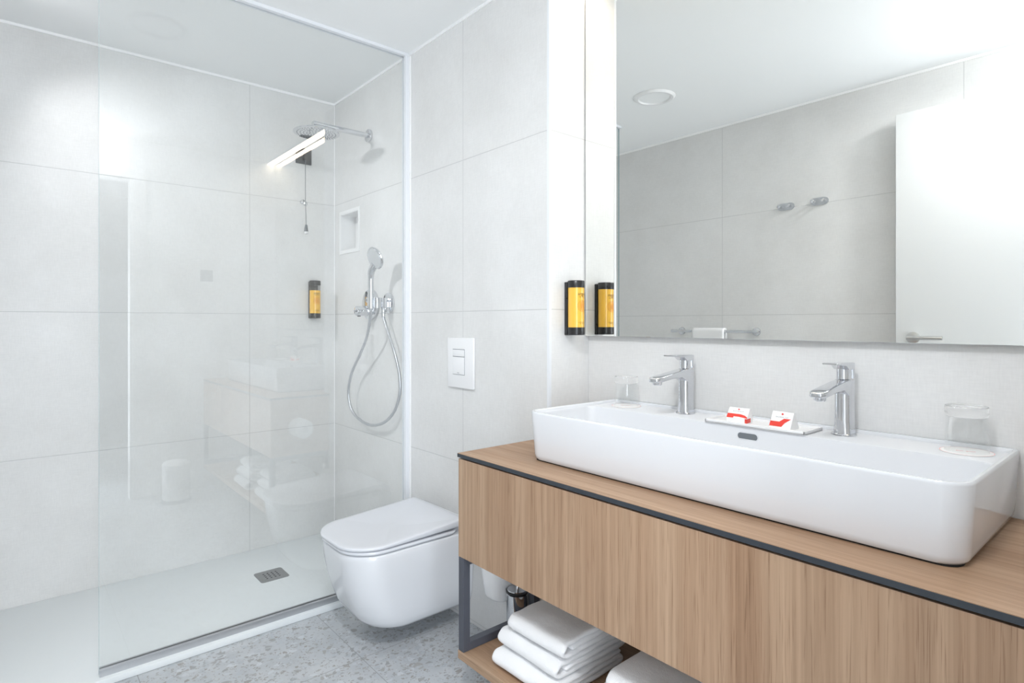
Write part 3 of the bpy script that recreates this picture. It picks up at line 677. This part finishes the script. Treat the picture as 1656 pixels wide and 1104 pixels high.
# tray with two small cartons
tr = MB(); TX0, TX1, TY0_, TY1_ = -0.860, -0.600, 1.419, 1.522
tr.box(TX0, TX1, TY0_, TY1_, LZ+0.0002, LZ+0.004, 0.0008, 1)
for bx_ in ((TX0, TX1, TY0_, TY0_+0.004), (TX0, TX1, TY1_-0.004, TY1_), (TX0, TX0+0.004, TY0_, TY1_), (TX1-0.004, TX1, TY0_, TY1_)): tr.box(*bx_, LZ+0.001, LZ+0.0095, 0.001, 1)
tag(tr.build('amenity_tray', M_plast, None, 0), 'small white rectangular tray on the back ledge of the basin', 'tray')
# carton: a wedge, face leaning back; local coordinates built at origin, X width, front towards -Y
def carton(name, label, loc, rz, kind):
    t = thing(name, label, 'box', (0, 0, 0), 'small cartons on the tray')
    wd, d0, hf = 0.027, 0.020, 0.012
    base = [Vector((-wd, -d0, 0)), Vector((wd, -d0, 0)), Vector((wd, 0.012, 0)), Vector((-wd, 0.012, 0))]
    if kind == 0: P = [(-0.020, 0.0), (-0.020, 0.013), (0.000, 0.037), (0.006, 0.037), (0.018, 0.013), (0.016, 0.0)]
    else: P = [(-0.022, 0.0), (-0.020, 0.004), (-0.002, 0.040), (0.002, 0.040), (0.020, 0.004), (0.020, 0.0)]
    b = MB(); b.loft([[Vector((x, y, z)) for y, z in P] for x in (-wd, wd)]); box_ = b.build('carton', M_card, t, 0)
    # printed panels on the sloping face, following the slope
    y0, z0 = P[1]; y1, z1 = P[2]; ln = math.hypot(y1-y0, z1-z0); ny_, nz_ = -(z1-z0)/ln, (y1-y0)/ln
    def S(u, v, e=0.0004): return Vector((u, y0+(y1-y0)*v+ny_*e, z0+(z1-z0)*v+nz_*e))
    def panel(pts, m, nm):
        b = MB(); t_ = bmesh.new(); top = [t_.verts.new(S(u, v)) for u, v in pts]; t_.faces.new(top); b.merge(t_); return b.build(nm, m, box_, 0)
    if kind == 0:
        panel([(-0.027, 0.0), (-0.009, 0.0), (-0.009, 0.14), (0.004, 0.14), (0.017, 0.08), (0.0268, 0.02), (0.0268, 0.14), (0.020, 0.30), (0.008, 0.40), (-0.027, 0.42)], M_red, 'red_print')
        b = MB(); b.box(0.0215, 0.0272, -0.0206, 0.004, 0.0015, 0.0128); b.build('red_print', M_red, box_, 0)
    else:
        panel([(-0.0268, 0.04), (0.004, 0.04), (0.010, 0.30), (0.0235, 0.58), (0.006, 0.58), (-0.004, 0.36), (-0.0268, 0.36)], M_red, 'red_print')
        b = MB(); b.loft([[Vector((x, y, z)) for y, z in ((-0.0205, 0.003), (-0.0125, 0.020), (-0.006, 0.020), (-0.010, 0.003))] for x in (-0.0273, -0.0268)]); b.build('red_print', M_red, box_, 0)
    panel([(-0.0025, 0.80), (0.0008, 0.80), (0.0032, 0.86), (-0.0012, 0.93), (-0.0028, 0.90)], M_red, 'emblem')
    tm = text_mesh('BATHROOM' if kind == 0 else 'SHOWER CAP', 0.0042, 1.3)
    for v in tm.verts: v.co = S(v.co.x, 0.62+v.co.y/ln, 0.0004)
    m = MB(); m.merge(tm); m.build('lettering', M_grey, box_, 0)
    t.location = loc; t.rotation_euler = (0, 0, rz)
carton('amenity_carton', 'small white and red carton left on the tray, red band on its front', (-0.784, 1.462, LZ+0.0042), 0.10, 0)
carton('amenity_carton', 'small white and red carton right on the tray, open underneath', (-0.668, 1.462, LZ+0.0042), -0.06, 1)

# tumblers upside down on paper coasters
def glass_parts(loc, par):
    x, y, z = loc; z += 0.0018
    MB().lathe([(0.0378, 0.0003), (0.0372, 0.0), (0.0366, 0.0003), (0.0352, 0.045), (0.0344, 0.0710), (0.0353, 0.0712), (0.0366, 0.045), (0.0378, 0.0003)], (x, y, z), n=72, caps=False).build('tumbler_wall', M_thin, par, 60)
    MB().lathe([(0.0003, 0.0745), (0.026, 0.0740), (0.0335, 0.0715), (0.0352, 0.0718), (0.0368, 0.0735), (0.0373, 0.080), (0.0371, 0.0915), (0.0355, 0.0935), (0.030, 0.0930), (0.0003, 0.0915)], (x, y, z), n=72).build('thick_base', M_glass, par, 60)
def coaster(loc, label):
    x, y, z = loc
    c = thing('paper_coaster', label, 'coaster', (x, y, z), 'paper coasters under the tumblers')
    MB().lathe([(0.046, 0.0002), (0.0465, 0.0005), (0.0465, 0.0010), (0.046, 0.0012)], (x, y, z), n=56).build('paper_disc', M_paper, c)
    b = MB(); t_ = bmesh.new(); n = 56; R0, R1 = 0.0448, 0.0455
    A = [t_.verts.new((x+R0*math.cos(2*PI*i/n), y+R0*math.sin(2*PI*i/n), z+0.0014)) for i in range(n)]; B = [t_.verts.new((x+R1*math.cos(2*PI*i/n), y+R1*math.sin(2*PI*i/n), z+0.0014)) for i in range(n)]
    for i in range(n): t_.faces.new((A[i], A[(i+1) % n], B[(i+1) % n], B[i]))
    b.merge(t_); b.merge(text_mesh('for you', 0.011), Matrix.Translation((x, y-0.003, z+0.0014)) @ Matrix.Rotation(0.4, 4, 'Z'))
    b.build('red_print', M_red, c, 0); return c
g1, g2 = (-1.186, 1.497, LZ), (-0.309, 1.499, LZ)
c1 = coaster(g1, 'white paper coaster under the glass at the far left end of the basin')
dup(c1, g2, label='white paper coaster under the glass at the near right end of the basin')
o1 = thing('drinking_glass', 'upturned clear glass at the far left end of the basin', 'glass', g1, 'upturned tumblers on the basin')
glass_parts(g1, o1)
dup(o1, g2, label='upturned clear glass at the near right end of the basin')

# mirror
mi = thing('mirror', 'large frameless mirror above the washbasin reaching the ceiling', 'mirror', (-0.75, YM, -0.047+H))
MB().box(XR+0.006, XD-0.006, YM, YM+0.005, -0.047+H, CEIL-0.016, 0.0008, 1).build('mirror_glass', M_mirror, mi, 0)
MB().box(XR+0.02, XD-0.03, YM+0.005, YW-0.0005, -0.015+H, CEIL-0.03).build('backing_board', M_gap, mi, 0)
# led strip in the ceiling before the mirror
le = thing('led_strip_light', 'long warm light strip in the ceiling along the mirror', 'lamp', (-0.75, 1.51, CEIL))
b = MB(); b.box(XR+0.004, XD-0.004, 1.484, 1.536, CEIL-0.008, CEIL-0.0005, 0.001, 1); b.build('diffuser', M_led, le, 0)
b = MB(); b.box(XR+0.004, XD-0.004, 1.480, 1.484, CEIL-0.009, CEIL-0.0005); b.box(XR+0.004, XD-0.004, 1.536, 1.5395, CEIL-0.009, CEIL-0.0005); b.build('housing', M_alu, le, 0)

# ceiling fittings
cl = thing('globe_fill_light', 'added globe fill light, unseen, on the ceiling over the doorway', 'lamp', (-0.25, 0.30, CEIL))  # globe added out of view to light the room and ceiling
MB().lathe([(0.045, -0.0005), (0.045, -0.018), (0.030, -0.026), (0.028, -0.040)], (-0.25, 0.30, CEIL), n=48).build('fill_base', M_white, cl)
MB().lathe([(0.028, 0.068)]+[(0.074*math.sin(a), 0.074*math.cos(a)) for a in [0.39+(PI-0.40)*i/16 for i in range(16)]]+[(0.002, -0.074)], (-0.25, 0.30, CEIL-0.112), n=40).build('fill_globe', M_fill, cl)
for nm_, lb_, x_, y_ in (('fill_light_rim', 'white rim of an added fill light in the shower ceiling by the front wall', -2.80, -0.13), ('fill_light_rim', 'white rim of an added fill light in the ceiling over the doorway', -0.35, 0.04)):
    sp_ = thing(nm_, lb_, 'lamp', (x_, y_, CEIL), 'added ceiling fill light rims')  # rims around the two added area lights, out of view
    MB().lathe([(0.074, -0.0005), (0.080, -0.0005), (0.080, -0.004), (0.074, -0.006), (0.0735, -0.0005)], (x_, y_, CEIL), n=48, caps=False).build('rim', M_white, sp_)
dl = thing('ceiling_vent', 'round white fitting in the ceiling near the shower glass', 'ceiling vent', (-1.89, 0.457, CEIL))
MB().lathe([(0.078, -0.0008), (0.085, -0.012), (0.098, -0.012), (0.108, -0.004), (0.110, -0.0006)], (-1.89, 0.457, CEIL), n=64, caps=False).build('outer_ring', M_white, dl)
MB().lathe([(0.084, -0.0006), (0.080, -0.004), (0.004, -0.004)], (-1.89, 0.457, CEIL), n=64).build('inner_disc', M_ceil, dl)

# light switch by the door
sw = thing('light_switch', 'grey square light switch on the wall beside the door, seen in the shower glass', 'switch', (XD, 1.05, 0.33+H))
MB().box(XD-0.009, XD-0.0005, 1.025, 1.105, 0.29+H, 0.37+H, 0.002).build('frame', M_grey, sw)
MB().box(XD-0.012, XD-0.009, 1.037, 1.093, 0.302+H, 0.358+H, 0.001).build('rocker', M_grey, sw)

# ------------------------------------------------------------------ towels
def ribbon(path, th):
    Lh, Rh = [], []
    for i, p in enumerate(path):
        a = path[max(i-1, 0)]; c = path[min(i+1, len(path)-1)]; d = Vector((c[0]-a[0], c[1]-a[1])).normalized(); n = Vector((-d.y, d.x))
        e = th/2*(1 if 0 < i < len(path)-1 else 0.72)
        Lh.append((p[0]+n.x*e, p[1]+n.y*e)); Rh.append((p[0]-n.x*e, p[1]-n.y*e))
    return Lh, Rh
def towel_mesh(wid, dep, th, seed):
    """bath towel folded twice: four plies, outer fold to -Y, section in the YZ plane, extruded along X"""
    z = [th*0.52, th*1.50, th*2.46]; yf = -dep/2; yb = dep/2
    P = []
    def line(y0, y1, zz, n=14):
        for i in range(n+1): P.append((y0+(y1-y0)*i/n, zz+0.0008*math.sin(i*1.1+seed)))
    def turn(yc, z0, z1, side, bul, n=12):
        zc = (z0+z1)/2; r = abs(z1-z0)/2
        for i in range(1, n):
            a = -PI/2+PI*i/n if z1 > z0 else PI/2-PI*i/n
            P.append((yc+side*bul*math.cos(a), zc+r*math.sin(a)))
    line(yb-0.006, yf+0.024, z[2]); turn(yf+0.024, z[2], z[0], -1, 0.024); line(yf+0.024, yb-0.012, z[0]); turn(yb-0.012, z[0], z[1], 1, 0.010, 8)
    line(yb-0.012, yf+0.030, z[1])
    Lh, Rh = ribbon(P, th*1.02); nX = 26
    t = bmesh.new(); cols = []
    for k in range(nX+1):
        u = k/nX; x = -wid/2+wid*u; e = min(k, nX-k)
        shr = {0: 0.62, 1: 0.92}.get(e, 1.0); A = []; B = []
        if e == 0: x += (0.0 if k == 0 else 0.0)
        for i, ((ya, za), (yb_, zb)) in enumerate(zip(Lh, Rh)):
            cy, cz = (ya+yb_)/2, (za+zb)/2; nv = noise.noise(Vector((x*14+seed*7, cy*14, cz*20)))*0.0028
            nw = noise.noise(Vector((x*30+seed*3, cy*30, cz*45+5)))*0.0015
            xo = noise.noise(Vector((seed*5, cy*18, i*0.25)))*0.004 if e < 2 else 0
            A.append(t.verts.new((x+xo, cy+(ya-cy)*shr+nw*0.6, max(0.0005, cz+(za-cz)*shr+nv*min(1, cz/(th*1.6))))))
            B.append(t.verts.new((x+xo, cy+(yb_-cy)*shr+nw, max(0.0005, cz+(zb-cz)*shr+nv*min(1, cz/(th*1.6))))))
        cols.append((A, B))
    m = len(Lh)
    for k in range(nX):
        (A, B), (C, D) = cols[k], cols[k+1]
        for i in range(m-1):
            t.faces.new((A[i], A[i+1], C[i+1], C[i])); t.faces.new((B[i+1], B[i], D[i], D[i+1]))
        t.faces.new((B[0], A[0], C[0], D[0])); t.faces.new((A[-1], B[-1], D[-1], C[-1]))
    for (A, B), fl in ((cols[0], 0), (cols[-1], 1)):
        for i in range(m-1):
            f_ = (A[i], B[i], B[i+1], A[i+1]); t.faces.new(f_ if fl else tuple(reversed(f_)))
    bmesh.ops.recalc_face_normals(t, faces=list(t.faces)); return t
def towel(label, x, y, z, rz, seed, wid=0.24, dep=0.26, th=0.0118):
    b = MB(); b.merge(towel_mesh(wid, dep, th, seed)); o = b.build('folded_towel', M_terry, None, 180, [('SUBSURF', dict(levels=1, render_levels=1))])
    o.location = (x, y, z); o.rotation_euler = (0, 0, rz); tag(o, label, 'towel', 'folded towels on the lower shelf'); return o
SZ = SZ1+0.0005; th_ = 0.0165; tz = th_*3.0+0.0018
def stack(xs, names, sd):
    for k, (nm, (dx, y, w_, d_, rz)) in enumerate(zip(names, (( -0.004, 1.218, 0.255, 0.285, 0.02), (-0.004, 1.232, 0.25, 0.275, -0.02), (0.012, 1.230, 0.225, 0.235, 0.03)))):
        towel(nm, xs+dx, y+0.006*math.sin(sd+k), SZ+tz*k, rz+0.01*math.sin(sd*2+k), sd+k, w_, d_, th_)
stack(-1.216, ('white folded towel at the bottom of the stack nearest the toilet', 'white folded towel in the middle of the stack nearest the toilet', 'white folded towel on top of the stack nearest the toilet'), 1)
stack(-0.842, ('white folded towel at the bottom of the stack under the cabinet middle', 'white folded towel in the middle of the stack under the cabinet middle', 'white folded towel on top of the stack under the cabinet middle'), 4)

# towel rail and hand towel on the wall behind the camera
ra = thing('towel_rail', 'chrome towel rail on the tiled wall, seen in the mirror', 'towel rail', (-1.92, YO, -0.055+H))
rz_ = -0.055+H; ry = YO+0.065
b = MB(); b.cyl((-2.215, ry, rz_), (-1.635, ry, rz_), 0.0085, n=24); b.build('bar', M_chrome, ra)
for xx in (-2.175, -1.675):
    f_ = MB().cyl((xx, YO+0.0005, rz_), (xx, YO+0.012, rz_), 0.024, bev=0.001, n=40).build('wall_flange', M_chrome, ra)
    MB().cyl((xx, YO+0.012, rz_), (xx, ry, rz_), 0.008).build('bracket', M_chrome, f_)
b = MB(); Pp = [(-0.0165, -0.30)]
for i in range(24): Pp.append((-0.0165, -0.30+0.30*i/23))
for i in range(1, 12): a = PI-PI*i/12; Pp.append((0.0165*math.cos(a), 0.0165*math.sin(a)))
for i in range(24): Pp.append((0.0165, -0.28*i/23))
Lh, Rh = ribbon(Pp[1:], 0.011); t = bmesh.new(); cols = []
for k in range(21):
    x = -0.105+0.21*k/20; A = []; B = []
    for (ya, za), (yb_, zb) in zip(Lh, Rh):
        w_ = noise.noise(Vector((x*9, za*6, 3)))*0.006*min(1, max(0, -za*6)); w_ = abs(w_)*(1 if ya+yb_ > 0 else -1)
        A.append(t.verts.new((x, ya+w_, za))); B.append(t.verts.new((x, yb_+w_, zb)))
    cols.append((A, B))
for (A, B), (C, D) in zip(cols[:-1], cols[1:]):
    for i in range(len(A)-1): t.faces.new((A[i], A[i+1], C[i+1], C[i])); t.faces.new((B[i+1], B[i], D[i], D[i+1]))
    t.faces.new((B[0], A[0], C[0], D[0])); t.faces.new((A[-1], B[-1], D[-1], C[-1]))
for A, B in (cols[0], cols[-1]):
    for i in range(len(A)-1): t.faces.new((A[i], B[i], B[i+1], A[i+1]))
bmesh.ops.recalc_face_normals(t, faces=list(t.faces)); b.merge(t)
ht = b.build('hand_towel', M_terry, None, 180); ht.location = (-1.945, ry, rz_); tag(ht, 'small white towel hanging over the rail seen in the mirror', 'towel')
# double hooks
def hooks(label, x):
    z = 0.650+H; h = thing('double_hook', label, 'hook', (x, YO, z), 'double hooks on the wall seen in the mirror')
    b = MB(); b.loft([[Vector((p.x, yy, p.y)) for p in rr(x-0.046, x+0.046, z-0.020, z+0.020, 0.0195, 0, 10)] for yy in (YO+0.0005, YO+0.006)]); b.build('plate', M_hose, h)
    for dx in (-0.026, 0.026):
        b = MB(); b.cyl((x+dx, YO+0.005, z), (x+dx, YO+0.034, z), 0.0065); b.cyl((x+dx, YO+0.032, z), (x+dx, YO+0.038, z), 0.010, bev=0.001); b.build('peg', M_chrome, h)
    return h
h1 = hooks('double chrome hook farther from the door, seen in the mirror', -1.505)
dup(h1, (-1.325, YO, 0.653+H), label='double chrome hook nearer the door, seen in the mirror')

# paper roll on the cabinet side and pedal bin (both seen in the shower glass)
pr = thing('toilet_paper_roll', 'white toilet paper roll on a chrome holder at the cabinet side', 'toilet paper', (VX0, 1.185, -0.56+H))
MB().cyl((VX0-0.0995, 1.185, -0.565+H), (VX0-0.004, 1.185, -0.565+H), 0.050, n=48, bev=0.003).build('roll', M_paper, pr)
MB().cyl((VX0-0.0045, 1.185, -0.565+H), (VX0+0.0029, 1.185, -0.565+H), 0.018, n=32).build('wall_plate', M_chrome, pr)
MB().cyl((VX0-0.106, 1.185, -0.565+H), (VX0-0.0985, 1.185, -0.565+H), 0.018, n=32).build('holder', M_chrome, pr)
pb = thing('pedal_bin', 'white round pedal bin on the floor before the cabinet, seen in the shower glass', 'bin', (-0.30, 0.83, 0))
MB().lathe([(0.082, 0.0005), (0.086, 0.004), (0.086, 0.02), (0.08, 0.022)], (-0.30, 0.83, 0)).build('base', M_grey, pb)
MB().lathe([(0.078, 0.0222), (0.080, 0.024), (0.080, 0.235)], (-0.30, 0.83, 0)).build('body', M_plast, pb)
MB().lathe([(0.082, 0.236), (0.082, 0.246), (0.07, 0.262), (0.02, 0.270)], (-0.30, 0.83, 0)).build('lid', M_plast, pb)
MB().box(-0.32, -0.28, 0.715, 0.76, 0.010, 0.016, 0.002).build('pedal', M_chrome, pb)
